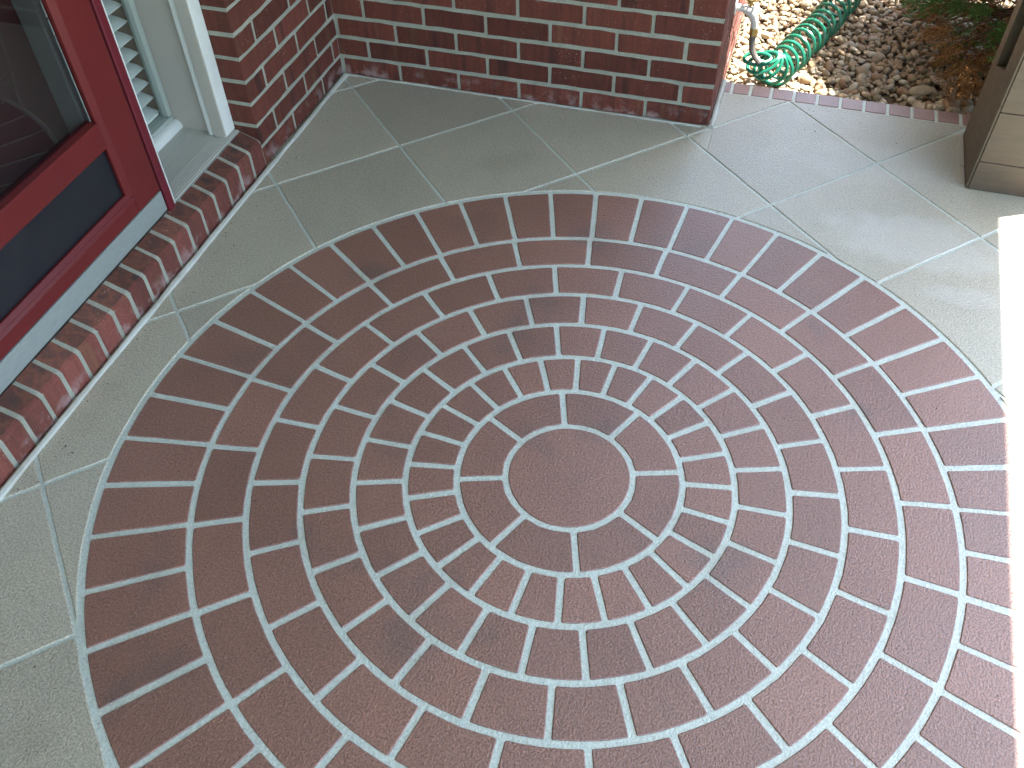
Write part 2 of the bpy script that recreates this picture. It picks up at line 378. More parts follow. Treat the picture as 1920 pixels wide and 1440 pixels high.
# the medallion: disc, ring of 8, five rings of 24, soldier ring of 48
RAD = [.13418, .23668, .34455, .45379, .56161, .67165, .78321, .98697]
g = .0064
disc = [((RAD[0] - g) * math.cos(t * 2 * math.pi / 48), (RAD[0] - g) * math.sin(t * 2 * math.pi / 48)) for t in range(48)]
obj('brick', slab([(a + wob(a, b), b + wob(b, a)) for a, b in disc], 'medallion_disc', M['brickcoat']), floor)
def sector(r0, r1, half, seed):
    pts = []; n = max(3, int(2 * half * r1 / .028))
    def edge(r, s):                                   # angle at radius r so that the joint keeps its width
        return s * (half - math.asin(g / r))
    out = [(r1, edge(r1, -1) + (edge(r1, 1) - edge(r1, -1)) * i / n) for i in range(n + 1)]
    m = max(2, int((r1 - r0) / .035)); out += [(r1 + (r0 - r1) * i / m, edge(r1 + (r0 - r1) * i / m, 1)) for i in range(1, m)]
    n2 = max(2, int(2 * half * r0 / .03)); out += [(r0, edge(r0, 1) + (edge(r0, -1) - edge(r0, 1)) * i / n2) for i in range(n2 + 1)]
    out += [(r0 + (r1 - r0) * i / m, edge(r0 + (r1 - r0) * i / m, -1)) for i in range(1, m)]
    pts = [(r * math.cos(a), r * math.sin(a)) for r, a in out]
    pts = round_poly(pts, .0045)
    return [(a + wob(a + seed * 5, b, .0011, 45), b + wob(b - seed * 3, a, .0011, 45)) for a, b in pts]
RINGS = [(8, 18.6), (24, 11.2), (24, 3.7), (24, 11.0), (24, 3.0), (24, 10.6), (48, 2.8)]
BR = {}
for ri, (cnt, ph) in enumerate(RINGS):
    r0, r1 = RAD[ri] + g, RAD[ri + 1] - (g if ri < 6 else .0065)
    half = math.pi / cnt; ms = [slab(sector(r0, r1, half, s + ri * 4), 'medallion_brick', M['brickcoat']) for s in range(4 if cnt > 8 else 2)]
    for k in range(cnt):
        a = math.radians(ph) + (k + .5) * 2 * half + rng.gauss(0, .0007)
        obj('brick', ms[rng.randrange(len(ms))], floor, (0, 0, rng.uniform(-.0003, .0003)), a)
# brick border along the front edge
js = [XC + .012, .112, .171] + [.236 + .0713 * i for i in range(29)]
for a, b in zip(js, js[1:]):
    w_ = (b - a) / 2 - .0048
    q = subdiv([(-w_, -.0305), (w_, -.0305), (w_, .033), (-w_, .033)], .03)
    q = round_poly([(x + wob(x + a, y, .001), y + wob(y, x + a, .001)) for x, y in q], .003)
    obj('brick', slab(q, 'border_brick', M['border']), floor, ((a + b) / 2, 1.634, 0))
# bead of caulk where the floor meets the walls
def bead(pts, r, name='caulk_bead'):
    mb = MB(); P = []
    for i in range(len(pts) - 1):
        a, b = Vector(pts[i]), Vector(pts[i + 1]); m = max(2, int((b - a).length / .02))
        P += [a.lerp(b, t / m) for t in range(m)]
    P.append(Vector(pts[-1]))
    rr = [r * (1 + .28 * noise.noise(p * 11)) for p in P]
    P = [p + Vector((noise.noise(p * 9), noise.noise(p * 9 + Vector((5, 5, 5))), 0)) * .0022 for p in P]
    mb.tube(P, rr, 8); return mb.build(name, M['caulk'], floor, smooth=True)
bead([(XW + .0125, -.9, 0), (XW + .0125, .3, 0), (XW + .012, YB - .012, 0)], .0085)
bead([(XW + .01, YB - .006, -.002), (XC - .02, YB - .006, -.002)], .0058)
bead([(XC + .0085, YB - .002, 0), (XC + .0085, YF - .004, 0)], .0085)

# ------------------------------------------------------------------ ground, gravel bed
mb = MB(); mb.add([(-60, -60, -.2), (60, -60, -.2), (60, 60, -.2), (-60, 60, -.2)], [(0, 1, 2, 3)]); tag(mb.build('lawn', M['lawn']), kind='structure')
def gz(x, y): return -.062 + .014 * noise.noise(Vector((x * 3, y * 3, 0))) + .012 * max(0, 1 - (y - YF) / .12)
nx, ny = 60, 50; vs = []; X0, X1, Y0, Y1 = XC - .02, 3.2, YF - .0, 4.2
for j in range(ny + 1):
    for i in range(nx + 1):
        x = X0 + (X1 - X0) * i / nx; y = Y0 + (Y1 - Y0) * j / ny; vs.append((x, y, gz(x, y) - .012))
fs = [(j * (nx + 1) + i, j * (nx + 1) + i + 1, (j + 1) * (nx + 1) + i + 1, (j + 1) * (nx + 1) + i) for j in range(ny) for i in range(nx)]
bed = obj('gravel_bed', mesh('gravel_bed', vs, fs, [M['soil']], smooth=True)); tag(bed, kind='structure')
# pebble shapes
def ico(sub):
    import bmesh
    bm = bmesh.new(); bmesh.ops.create_icosphere(bm, subdivisions=sub, radius=1.0)
    v = np.array([x.co[:] for x in bm.verts]); f = np.array([[q.index for q in p.verts] for p in bm.faces]); bm.free(); return v, f
IV, IF = ico(2); JV, JF = ico(3)
def pebble(V, seed, big=False):
    r = np.random.RandomState(seed); out = []
    n = r.normal(size=(7, 3)); n /= np.linalg.norm(n, axis=1)[:, None]; d = r.uniform(.62, .95, 7)
    v = V.copy()
    for nn, dd in zip(n, d):                          # soft facets
        h = v @ nn; over = np.maximum(0, h - dd); v = v - np.outer(over * .8, nn)
    v *= np.array([r.uniform(.8, 1.25), r.uniform(.65, .95), r.uniform(.42, .72)])
    return v
PV = [pebble(IV, s) for s in range(14)]
NPR = np.random.RandomState(3)
# every pebble of the bed: layers of them, the top ones largest
def rand_rot(r, flat=.5):
    return np.array(Euler((r.normal() * flat, r.normal() * flat, r.uniform(0, 6.283))).to_matrix())
VV = []; FF = []; nn_ = 0
def scatter(x0, x1, y0, y1, dens, lo, hi, z0, zj):
    global nn_
    n = int((x1 - x0) * (y1 - y0) * dens)
    for _ in range(n):
        x, y = NPR.uniform(x0, x1), NPR.uniform(y0, y1)
        s = NPR.uniform(lo, hi) * (1.5 if NPR.rand() < .06 else 1)
        y = max(y, YF + .004 + s * .9); x = max(x, XC + .004 + s)
        v = PV[NPR.randint(14)] @ rand_rot(NPR).T * s + np.array([x, y, gz(x, y) + z0 + NPR.uniform(-zj, zj)])
        VV.append(v); FF.append(IF + nn_); nn_ += len(v)
scatter(XC, 1.5, YF, 2.75, 1500, .007, .012, -.006, .003)
scatter(XC, 1.5, YF, 2.75, 2300, .007, .015, .0, .005)
scatter(XC, 3.0, 2.75, 4.0, 900, .010, .018, .0, .004)
scatter(1.5, 3.0, YF, 2.75, 900, .010, .018, .0, .004)
V = np.concatenate(VV); F = np.concatenate(FF)
pm = bpy.data.meshes.new('pebbles'); pm.vertices.add(len(V)); pm.vertices.foreach_set('co', V.ravel())
pm.loops.add(F.size); pm.loops.foreach_set('vertex_index', F.ravel().astype(np.int32)); pm.polygons.add(len(F)); pm.polygons.foreach_set('loop_start', np.arange(0, F.size, 3, dtype=np.int32))
pm.update(calc_edges=True); pm.polygons.foreach_set('use_smooth', [True] * len(F)); pm.materials.append(M['pebble'])
tag(obj('pebbles', pm, bed), kind='stuff')
# the larger stones that can be picked out one by one
BM = []
for s in range(12):
    v = pebble(IV if s > 4 else JV, 100 + s); f = (IF if s > 4 else JF).tolist(); BM.append(mesh('stone', v.tolist(), f, [M['pebble']], smooth=True))
ns = 0; spots = []
for t in range(6000):
    if ns >= 250: break
    x = U(XC + .02, 1.15); y = YF + .016 + abs(rng.gauss(0, .3)); s = U(.013, .021) * (1.3 if rng.random() < .1 else 1)
    if y > 2.5 or any((x - a) ** 2 + (y - b) ** 2 < ((s + c) * .8) ** 2 for a, b, c in spots): continue
    y = max(y, YF + .004 + s); spots.append((x, y, s))
    o = bpy.data.objects.new('stone', BM[rng.randrange(12)]); link(o, bed); o.scale = (s, s, s)
    o.location = (x, y, gz(x, y) + .007 + s * .12); o.rotation_euler = (rng.gauss(0, .35), rng.gauss(0, .35), U(0, 6.28)); ns += 1
for x, y, s, rz in ((.70, 1.85, .036, .4), (.79, 1.79, .036, 1.6), (.755, 1.93, .03, 2.5)):
    o = bpy.data.objects.new('stone', BM[1]); link(o, bed); o.scale = (s, s * .8, s * .45); o.location = (x, y, gz(x, y) + .016); o.rotation_euler = (.1, -.08, rz)

# ------------------------------------------------------------------ brick walls
def brickmesh(lx, ly, lz, seed, name='brick', mats=None):
    """brick with slightly wavy arrises, centred on its own origin"""
    r = random.Random(seed); nx = 4 if lx > ly else 1; ny = 4 if ly > lx else 1; nz = 1; b = .0022
    def lin(l, n): return [-l / 2, -l / 2 + b] + [-l / 2 + l * i / n for i in range(1, n)] + [l / 2 - b, l / 2]
    xs, ys, zs = lin(lx, nx), lin(ly, ny), lin(lz, nz)
    idx = {}; vs = []
    def V(i, j, k):
        if (i, j, k) in idx: return idx[i, j, k]
        x, y, z = xs[i], ys[j], zs[k]
        ei = (i in (0, len(xs) - 1)) + (j in (0, len(ys) - 1)) + (k in (0, len(zs) - 1))
        if ei >= 2:
            x *= 1 - b * .55 / (lx / 2) if i in (0, len(xs) - 1) else 1
            y *= 1 - b * .55 / (ly / 2) if j in (0, len(ys) - 1) else 1
            z *= 1 - b * .55 / (lz / 2) if k in (0, len(zs) - 1) else 1
        q = Vector((x * 30, y * 30, z * 30 + seed * 7))
        x += noise.noise(q) * .002; y += noise.noise(q + Vector((9, 0, 0))) * .002; z += noise.noise(q + Vector((0, 9, 0))) * .0026
        idx[i, j, k] = len(vs); vs.append((x, y, z)); return idx[i, j, k]
    fs = []; A, B, C_ = len(xs) - 1, len(ys) - 1, len(zs) - 1
    for i in range(A):
        for j in range(B): fs += [(V(i, j, 0), V(i, j + 1, 0), V(i + 1, j + 1, 0), V(i + 1, j, 0)), (V(i, j, C_), V(i + 1, j, C_), V(i + 1, j + 1, C_), V(i, j + 1, C_))]
    for i in range(A):
        for k in range(C_): fs += [(V(i, 0, k), V(i + 1, 0, k), V(i + 1, 0, k + 1), V(i, 0, k + 1)), (V(i, B, k), V(i, B, k + 1), V(i + 1, B, k + 1), V(i + 1, B, k))]
    for j in range(B):
        for k in range(C_): fs += [(V(0, j, k), V(0, j, k + 1), V(0, j + 1, k + 1), V(0, j + 1, k)), (V(A, j, k), V(A, j + 1, k), V(A, j + 1, k + 1), V(A, j, k + 1))]
    return mesh(name, vs, fs, mats or [M['brick']])
CACHE = {}
def put_brick(parent, x0, x1, y0, y1, z0, z1):
    key = (round(x1 - x0, 3), round(y1 - y0, 3), round(z1 - z0, 3)); v = rng.randrange(3)
    if (key, v) not in CACHE: CACHE[key, v] = brickmesh(*key, hash(key) % 97 + v * 13)
    o = obj('brick', CACHE[key, v], parent, ((x0 + x1) / 2, (y0 + y1) / 2, (z0 + z1) / 2 + U(-.0008, .0008)))
    o.rotation_euler = (rng.gauss(0, .003), rng.gauss(0, .003), rng.gauss(0, .004)); return o
BH = .0562; D = .092; BL = .193; BP = .2027; HL = .0915
NR = 34; NI = 12                                       # courses in all / courses with a brick object each
# --- wing wall: face towards the porch at YB, end face at XC
wing = empty('brick_wall', (0, YB, 0)); tag(wing, 'red brick wall behind the porch floor, with a free corner beside the gravel bed', 'wall', kind='thing')
wing.location = (0, 0, 0)
mb = MB(); mb.box(XW - .3, XC - .0025, YB + .0025, 6.0, -.24, H + .3); mb.build('mortar', M['mortar'], wing)
far = MB()
def wbrick(row, *a):
    if row < NI: put_brick(wing, *a)
    else: far.box(*a, b=.0016)
for r in range(-3, NR):
    z0 = r * RW + .0 + (RW - BH) * 0 + .0; z1 = z0 + BH + (-.0 if r else 0)
    z0 += .001
    ends = []
    x = XC
    if r % 2 == 0:
        segs = [(-.121, XC)] + [(-.131 - BP * i - BL, -.131 - BP * i) for i in range(5)]
    else:
        segs = [(XC - HL, XC)] + [(-.031 - BP * i - BL, -.031 - BP * i) for i in range(6)]
    for (a, b) in segs:
        a = max(a, XW - .1)
        if r < 0 and b < XC - .01: continue
        if b - a > .03: wbrick(max(r, 0) if r >= 0 else r, a, b, YB, YB + (BL if (r % 2 and b > XC - .01) else D), z0, z1)
    y = YB + (D if r % 2 == 0 else BL) + .01
    while y < 5.9:
        if r >= 0 and (y < 3.2): wbrick(r, XC - D, XC, y, y + BL, z0, z1)
        elif r < 0 and y < 3.2: wbrick(r, XC - D, XC, y, y + BL, z0, z1)
        else: far.box(XC - D, XC, y, y + BL, z0, z1, b=.0016)
        y += BP
tag(far.build('upper_bricks', M['brick'], wing), kind='stuff')
# --- house wall: brick pier, reveal, sill of header bricks, wall beyond the door
house = empty('house_wall'); tag(house, 'red brick pier and header-brick sill of the house front under the door', 'wall', kind='thing')
mb = MB(); mb.box(XW - .12, XW - .0025, YP + .0025, YB + .0025, -.2, H + .3)
mb.box(XW - .12, XW - .006, -6.2, -.706, -.2, H + .3)
mb.prism([(XW - .14, -.2), (XW - .0025, -.2), (XW - .0025, .080), (XW - .0095, .0872), (XW - .0615, .1068), (XW - .0615, .1), (XW - .14, .1)], 1, -.706, YP + .006)
mb.build('mortar', M['mortar'], house)
far = MB()
for r in range(NR):
    z0 = r * RW + .001; z1 = z0 + BH
    e = [1.031 - 0, 1.238] if r % 2 == 0 else [.933, 1.136, 1.337]
    st = YP; segs = []
    for q in e: segs.append((st, q)); st = q + .01
    segs.append((st, YB - .004))
    for i, (a, b) in enumerate(segs):
        if b - a < .02: continue
        dd = D if not (i == 0 and r % 2) else D
        if r < NI or r < 14: put_brick(house, XW - dd, XW, a, b, z0, z1)
        else: far.box(XW - dd, XW, a, b, z0, z1, b=.0016)
    y = -.7115 - (0 if r % 2 else .1014)
    while y > -6.0:
        far.box(XW - D, XW, max(y - BL, -6.1), y, z0, z1, b=.0016); y -= BP
    if r % 2 == 0: far.box(XW - D, XW, -.8029, -.7115, z0, z1, b=.0016)
tag(far.build('upper_bricks', M['brick'], house), kind='stuff')
# sill bricks (headers on edge), rounded front arris, sloping top
def sillbrick(seed, w_=.0562):
    pts = [(-.0595, -.1)] + [(0, -.1), (0, .03), (.0004, .076), (-.002, .083), (-.0075, .0885), (-.03, .0975), (-.048, .1042), (-.0595, .1085)]
    pts = [(a, b) for a, b in pts]; n = len(pts); vs = []; 
    ys = [-w_ / 2, -w_ / 2 + .002, 0, w_ / 2 - .002, w_ / 2]
    for j, y in enumerate(ys):
        e = .0016 if j in (0, 4) else 0
        for a, b in pts:
            q = Vector((a * 30, y * 30, b * 30 + seed * 5))
            vs.append((a - (e if a > -.055 else 0) + noise.noise(q) * .0012, y + noise.noise(q + Vector((4, 4, 0))) * .0014, b - (e if b > 0 else 0) + noise.noise(q + Vector((0, 4, 4))) * .0012))
    fs = []; mi = []
    for j in range(4):
        for i in range(n):
            i2 = (i + 1) % n; fs.append((j * n + i, j * n + i2, (j + 1) * n + i2, (j + 1) * n + i)); mi.append(1 if 5 <= i <= 7 else 0)
    fs += [tuple(range(n)), tuple(range(4 * n, 5 * n))[::-1]]; mi += [0, 0]
    fs = [f[::-1] for f in fs]
    return mesh('sill_brick', vs, fs, [M['sillred'], M['brickflash']], mi)
M['sillred'] = wallbrick('sill brick', [(.13, .045, .034), (.18, .055, .04), (.15, .046, .033), (.17, .07, .04)])
SB = [sillbrick(s) for s in range(5)]
for i in range(23):
    y = .773 - .0678 * i + .0339
    if y < -.68: break
    o = obj('brick', SB[rng.randrange(5)], house, (XW + U(-.0012, .0006), y, U(-.001, .0015))); o.rotation_euler = (0, 0, rng.gauss(0, .008))
# porch wall continuing in timber above the door (out of view, carries the roof)
mb = MB(); mb.box(XW - .2, XW - .02, -.7, YP, 2.16, H + .3); mb.build('door_header', M['white'], house)

# ------------------------------------------------------------------ sidelight window with its trim, sill and blind
sl = empty('sidelight_window'); tag(sl, 'narrow white framed sidelight window with half open blind beside the red door', 'window', kind='thing')
YL = .482; ZT = 2.1
MB().box(-1.262, -1.2165, .79, YP - .001, .1145, ZT, b=.002).build('casing', M['white'], sl)
MB().box(-1.2535, -1.2175, .7845, .7895, .1145, ZT).build('casing_return', M['taupe'], sl)
MB().box(-1.272, -1.2585, .7865, .7895, .1145, ZT, b=.001).build('bead', M['white'], sl)
MB().box(-1.42, -1.264, .802, .84, .1145, ZT).build('jamb_panel', M['taupe'], sl)
mb = MB(); mb.prism([(-1.4, .08), (-1.2065, .08), (-1.2035, .107), (-1.206, .1125), (-1.3, .1145), (-1.4, .1165)], 1, YL, YP - .003)
mb.build('sill_board', M['sill'], sl)
mb = MB()
for i in range(6): mb.box(-1.213 - .0085 * i - .0045, -1.213 - .0085 * i, YL + .001, .786, .11, .1139 + .0001 * i, b=.0006)
mb.build('sill_groove', M['sill'], sl)
MB().box(-1.2035, -1.2015, YL, YP - .004, .098, .1105).build('sill_nosing', M['alu'], sl)
pts = [(-1.386, .1165)] + [(-1.386 + .021 * math.sin(t * math.pi / 10), .1165 + .024 * math.cos(t * math.pi / 10)) for t in range(6)]
mb = MB(); mb.prism(pts, 1, YL, .8015); mb.build('quarter_round', M['white'], sl, smooth=True)
mb = MB(); mb.box(-1.425, -1.3865, YL, .801, .1165, .152, b=.002); mb.build('bottom_rail', M['sash'], sl)
mb = MB(); mb.box(-1.415, -1.388, .783, .8015, .153, ZT, b=.002); mb.build('stile', M['sash'], sl)
mb = MB(); mb.box(-1.43, -1.388, YL - .03, YL + .012, .153, ZT, b=.002); mb.build('stile', M['sash'], sl)
MB().box(-1.41, -1.406, YL + .012, .783, .153, ZT).build('pane', M['clear'], sl)
MB().box(-1.62, -1.416, .797, .806, .12, ZT).build('lining', M['wood'], sl)
MB().box(-1.64, -1.43, YL - .04, .8, .14, .15).build('stool', M['sash'], sl)
MB().box(-1.72, -1.64, YL - .3, 1.0, -.1, ZT).build('room_wall', M['wood'], sl)
blind = MB()
sm = None
for i in range(44):
    z = .166 + .0445 * i
    if sm is None:
        b_ = MB(); pr = []
        for t in range(7):
            u = t / 6 - .5; pr.append((u * .05, .0022 * (1 - 4 * u * u)))
        pr2 = [(a, b + .0016) for a, b in pr]
        b_.prism(pr + pr2[::-1], 1, -.162, .162); sm = mesh('slat', b_.v, b_.f, [M['slat']], smooth=False)
    o = obj('slat', sm, sl, (-1.449, .632, z)); o.rotation_euler = (0, math.radians(12), 0)
for y in (.70, .55):
    MB().tube([(-1.4185, y, .15), (-1.4185, y, 2.05)], .0016, 6).build('cord', M['cord'], sl)
mb = MB(); mb.box(-1.475, -1.425, YL, .794, .152, .162, b=.002); mb.build('blind_rail', M['slat'], sl)

# ------------------------------------------------------------------ storm door
dr = empty('storm_door', (-1.2, .45, .11)); dr.location = (0, 0, 0)
tag(dr, 'red framed glass storm door with dark kick panel and silver bottom strip', 'door', kind='thing')
XD = -1.2005; Y0_, Y1_ = -.485, .4475; ZB = .117; ZD = 2.12
MB().box(-1.24, -1.1965, .4525, .4775, .1, 2.16, b=.0025).build('frame', M['red_trim'], dr)
MB().box(-1.24, -1.1965, -.5165, -.4905, .1, 2.16, b=.0025).build('frame', M['red_trim'], dr)
MB().box(-1.36, -1.198, .4781, .4815, .1135, 2.16).build('frame_edge', M['white'], dr)
MB().box(-1.232, -1.206, .4477, .4523, .1, 2.12).build('gap_shade_strip', M['recess_shade'], dr)  # dark filler, painted shade of the gap between leaf and frame
mb = MB(); mb.box(-1.238, XD, .354, Y1_, .176, ZD, b=.002); mb.prism([(-1.206, .354), (-1.2005, .354), (-1.2075, .338), (-1.2145, .338)], 2, .228, ZD); mb.build('stile', M['red'], dr)
mb = MB(); mb.box(-1.238, XD, Y0_, Y0_ + .1, .176, ZD, b=.002); mb.build('stile', M['red'], dr)
mb = MB(); mb.box(-1.236, XD - .001, Y0_ + .1, .3385, .372, .438, b=.002); mb.build('mid_rail', M['red'], dr)
mb = MB(); mb.box(-1.238, XD - .0005, Y0_ + .1, .3535, .176, .214, b=.002)
mb.prism([(-1.2115, .214), (-1.2005, .214), (-1.2045, .222), (-1.2025, .225), (-1.2095, .236), (-1.2155, .236)], 1, Y0_ + .1, .3535); mb.build('bottom_rail', M['red'], dr)
MB().box(-1.236, XD - .001, Y0_ + .1, .338, 2.03, ZD, b=.002).build('top_rail', M['red'], dr)
MB().box(-1.225, -1.2165, Y0_ + .1, .338, .236, .372).build('kick_panel', M['kick'], dr)
MB().box(-1.226, -1.2225, Y0_ + .1, .338, .438, 2.03).build('pane', M['glass'], dr)
mb = MB(); mb.box(-1.236, XD + .0012, Y0_, Y1_ - .0005, ZB, .1745, b=.001); mb.build('bottom_strip', M['alu'], dr)
MB().box(-1.232, XD - .006, Y0_, Y1_ + .006, .1, ZB).build('sill_gap_shade', M['recess_shade'], dr)  # dark filler, painted shade of the gap between bottom strip and sill bricks
mb = MB(); mb.box(-1.36, -1.24, .333, .353, .1, 2.15); mb.build('inner_jamb', M['greyjamb'], dr)
# the entry door behind the glass
ed = empty('entry_door'); tag(ed, 'dark maroon entry door seen behind the glass of the storm door', 'door', kind='thing')
MB().box(-1.33, -1.29, -.48, .331, .11, 2.13).build('leaf', M['inner'], ed)
mb = MB()
for (a, b, c, d) in ((-.4, -.1, .6, 1.2), (-.02, .26, .6, 1.2), (-.4, -.1, 1.3, 2.0), (-.02, .26, 1.3, 2.0)): mb.box(-1.289, -1.283, a, b, c, d, b=.002)
mb.build('panel', M['inner'], ed)
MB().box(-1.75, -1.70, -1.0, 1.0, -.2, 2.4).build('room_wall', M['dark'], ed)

# ------------------------------------------------------------------ porch column
CX0, CX1, CY0, CY1 = .811, 1.118, 1.268, 1.545
co = empty('porch_column'); tag(co, 'tan boxed wooden porch column at the right edge of the floor', 'column', kind='thing')
MB().box(CX0 + .03, CX1 - .01, CY0 + .02, CY1 - .004, GZ, H).build('core', M['recess_shade'], co)
MB().box(CX0, CX0 + .04, CY0 + .004, CY1, .0, .255, b=.0015).build('base_block', M['colside'], co)
mb = MB(); mb.prism([(CY0 + .106, .256), (CY0 + .106, .30), (CY1 - .06, .256)], 0, CX0 + .001, CX0 + .03); mb.build('slot_wedge', M['colside'], co)
MB().box(CX0, CX0 + .045, CY0 + .004, CY0 + .105, .2555, H, b=.0015).build('side_board', M['colside'], co)
MB().box(CX0, CX0 + .045, CY1 - .058, CY1, .2555, H, b=.0015).build('side_board', M['colside'], co)
zz = [.0, .0905, .2405, .62, 1.25, H]
for a, b in zip(zz, zz[1:]): MB().box(CX0 + .006, CX1, CY0, CY0 + .0035 + .02, a + .0008, b - .0008, b=.0016).build('front_board', M['column'], co)
MB().box(CX1 - .02, CX1, CY0 + .025, CY1, 0, H, b=.0015).build('right_board', M['column'], co)
mb = MB(); mb.box(CX0 - .013, CX0 - .001, CY0 + .01, CY0 + .105, GZ, .0035, b=.001); mb.box(CX0 - .013, CX0 - .001, CY0 + .107, CY1 - .01, GZ, .005, b=.001); mb.build('foot_trim', M['taupe'], co)

# ------------------------------------------------------------------ roof over the porch
sh = Vector((SD.x / SD.z, SD.y / SD.z))               # shadow shift per metre of height
yr = YF + .012 + sh.y * H
xr = lambda y: .897 + sh.x * H + .0265 * (y - .4)
mb = MB(); poly = [(XW - .6, -6.0), (xr(-6.0), -6.0), (xr(yr - 1.1), yr), (XW - .6, yr)]  # unseen roof: edges set by the shadow lines, stretched back to darken the foreground
mb.prism(poly, 2, H, H + .14)
rf = mb.build('porch_roof', M['soffit']); rf.name = 'flat_roof'; tag(rf, 'white boarded soffit and flat roof over the porch', 'roof', kind='thing')

# ------------------------------------------------------------------ garden tap and coiled hose
tp = empty('garden_tap'); tag(tp, 'weathered garden tap with brass collar on the sunlit end of the brick wall', 'tap', kind='thing')
TY = 1.735
mb = MB(); mb.tube([(XC - .01, TY, .215), (XC + .03, TY, .213)], [.011, .011], 12); mb.tube([(XC, TY, .214), (XC + .004, TY, .214)], .024, 14); mb.build('pipe', M['tapmetal'], tp, smooth=True)
mb = MB(); mb.tube([(XC + .028, TY, .213), (XC + .045, TY + .001, .209), (XC + .058, TY + .003, .196), (XC + .066, TY + .004, .172), (XC + .068, TY + .005, .152)], [.013, .0165, .0155, .0125, .0125], 12)
mb.build('spout', M['tapmetal'], tp, smooth=True)
mb = MB(); mb.tube([(XC + .045, TY, .215), (XC + .047, TY - .002, .245)], .005, 8); mb.build('stem', M['brass'], tp, smooth=True)
mb = MB()
for t in range(16):
    a = t * math.pi / 8; r_ = .021 + .0022 * math.cos(a * 5)
mb.tube([(XC + .047 + .019 * math.cos(t * math.pi / 8), TY - .002 + .019 * math.sin(t * math.pi / 8), .247 + .0012 * math.cos(t * 2.4)) for t in range(17)], .004, 7)
mb.tube([(XC + .029, TY - .002, .247), (XC + .065, TY - .002, .247)], .003, 6); mb.tube([(XC + .047, TY - .02, .247), (XC + .047, TY + .016, .247)], .003, 6)
mb.build('handle', M['brass'], tp, smooth=True)
hs = empty('garden_hose'); tag(hs, 'green coiled garden hose lying on the gravel below the tap', 'hose', kind='thing')
mb = MB(); mb.tube([(XC + .068, TY + .005, .154), (XC + .069, TY + .005, .130)], .0135, 10); mb.build('coupling', M['brass'], hs, smooth=True)
mb = MB(); P = [(XC + .069, TY + .005, .131), (XC + .070, TY + .004, .105), (XC + .076, TY + .0, .08), (XC + .09, TY - .005, .06), (XC + .108, TY - .012, .047)]
mb.tube(P, [.0105, .0105, .010, .0095, .009], 10); mb.build('sleeve', M['hosedark'], hs, smooth=True)
# the coil: axis from the near end away across the stones
A0 = Vector((.232, 1.752, .0)); A1 = Vector((.44, 2.43, .0)); ax = (A1 - A0).normalized(); up = Vector((0, 0, 1)); sd_ = ax.cross(up).normalized()
Rc = .052; pts = [Vector(P[-2]), Vector(P[-1]), Vector((XC + .126, TY - .012, .046))]
loops = 19; per = 24; L = (A1 - A0).length; fan = 5.0
d0, e0 = Vector((-.96, -.12, -.05)), Vector((-.1, .85, .45))
for i in range(int(loops * per) + 1):
    t = i / per; f = min(1.0, t / fan); f = f * f * (3 - 2 * f) * .55 + f * .45
    d_ = (d0 * (1 - f) * (1 - f) + Vector((-.75, -.35, -.85)) * 2 * f * (1 - f) - up * f * f).normalized()
    e_ = e0 * (1 - f) - sd_ * f; e_ = (e_ - d_ * e_.dot(d_)).normalized()
    adv = .006 * t if t < fan else .006 * fan + (t - fan) / (loops - fan) * (L - .006 * fan)
    top = A0 + ax * adv; top.z = gz(top.x, top.y) + .012 + 2 * Rc
    if t < .6: top = top.lerp(pts[2], (1 - t / .6) * .5)
    ph = 2 * math.pi * t; r_ = Rc * (1 + .05 * math.sin(t * 1.9))
    pts.append(top + d_ * (r_ * (1 - math.cos(ph))) + e_ * (r_ * (.42 + .58 * f) * math.sin(ph)) + ax * .004 * math.sin(t * 2.3))
for _ in range(2): pts = [pts[0]] + [(pts[i - 1] + pts[i] * 2 + pts[i + 1]) / 4 for i in range(1, len(pts) - 1)] + [pts[-1]]
mb = MB(); mb.tube(pts, .006, 8); mb.build('coil', M['hose'], hs, smooth=True)

# ------------------------------------------------------------------ juniper shrub
jn = empty('juniper_shrub', (0, 0, 0)); tag(jn, 'green juniper shrub with brown dead lower sprays on the gravel behind the column', 'shrub', kind='thing')
jr = random.Random(11); J = jr.uniform
BX, BY = 1.14, 2.2
mb = MB(); mb.tube([(BX, BY, -.1), (BX - .01, BY + .01, .15), (BX + .02, BY, .5), (BX, BY + .01, 1.2)], [.034, .028, .02, .008], 9); mb.build('trunk', M['bark'], jn, smooth=True)
br = MB(); gl_ = MB(); dl = MB()
def twig(mbx, p, d, l, w_):                             # one scaly twig: a slim four-sided spindle
    d = d.normalized(); u = d.orthogonal().normalized(); v = d.cross(u); q = p + d * l * .45
    mbx.add([p, q + u * w_, q + v * w_, q - u * w_, q - v * w_, p + d * l], [(0, 2, 1), (0, 3, 2), (0, 4, 3), (0, 1, 4), (5, 1, 2), (5, 2, 3), (5, 3, 4), (5, 4, 1)])
def spray(mbx, p, d, size, n, w_=.0017):
    """flat fan of twigs along a short stem"""
    d = d.normalized(); side = d.cross(Vector((J(-.4, .4), J(-.4, .4), 1))).normalized(); q = p.copy(); dd = d.copy()
    for i in range(n):
        q = q + dd * size / n; dd = (dd + Vector((J(-.2, .2), J(-.2, .2), J(-.25, .12)))).normalized()
        for s in (-1, 1):
            a = (dd * J(.7, 1.1) + side * s * J(.5, 1.0) + Vector((0, 0, J(-.3, .3)))).normalized(); l = size * J(.28, .5) * (1 - .5 * i / n)
            twig(mbx, q, a, l, w_)
            if l > .012:
                for h in (.35, .65):
                    m = q + a * l * h; twig(mbx, m, (a + side * J(-1, 1) + dd * .4).normalized(), l * .55, w_ * .85)
    twig(mbx, q, dd, size * .3, w_)
nb = 0
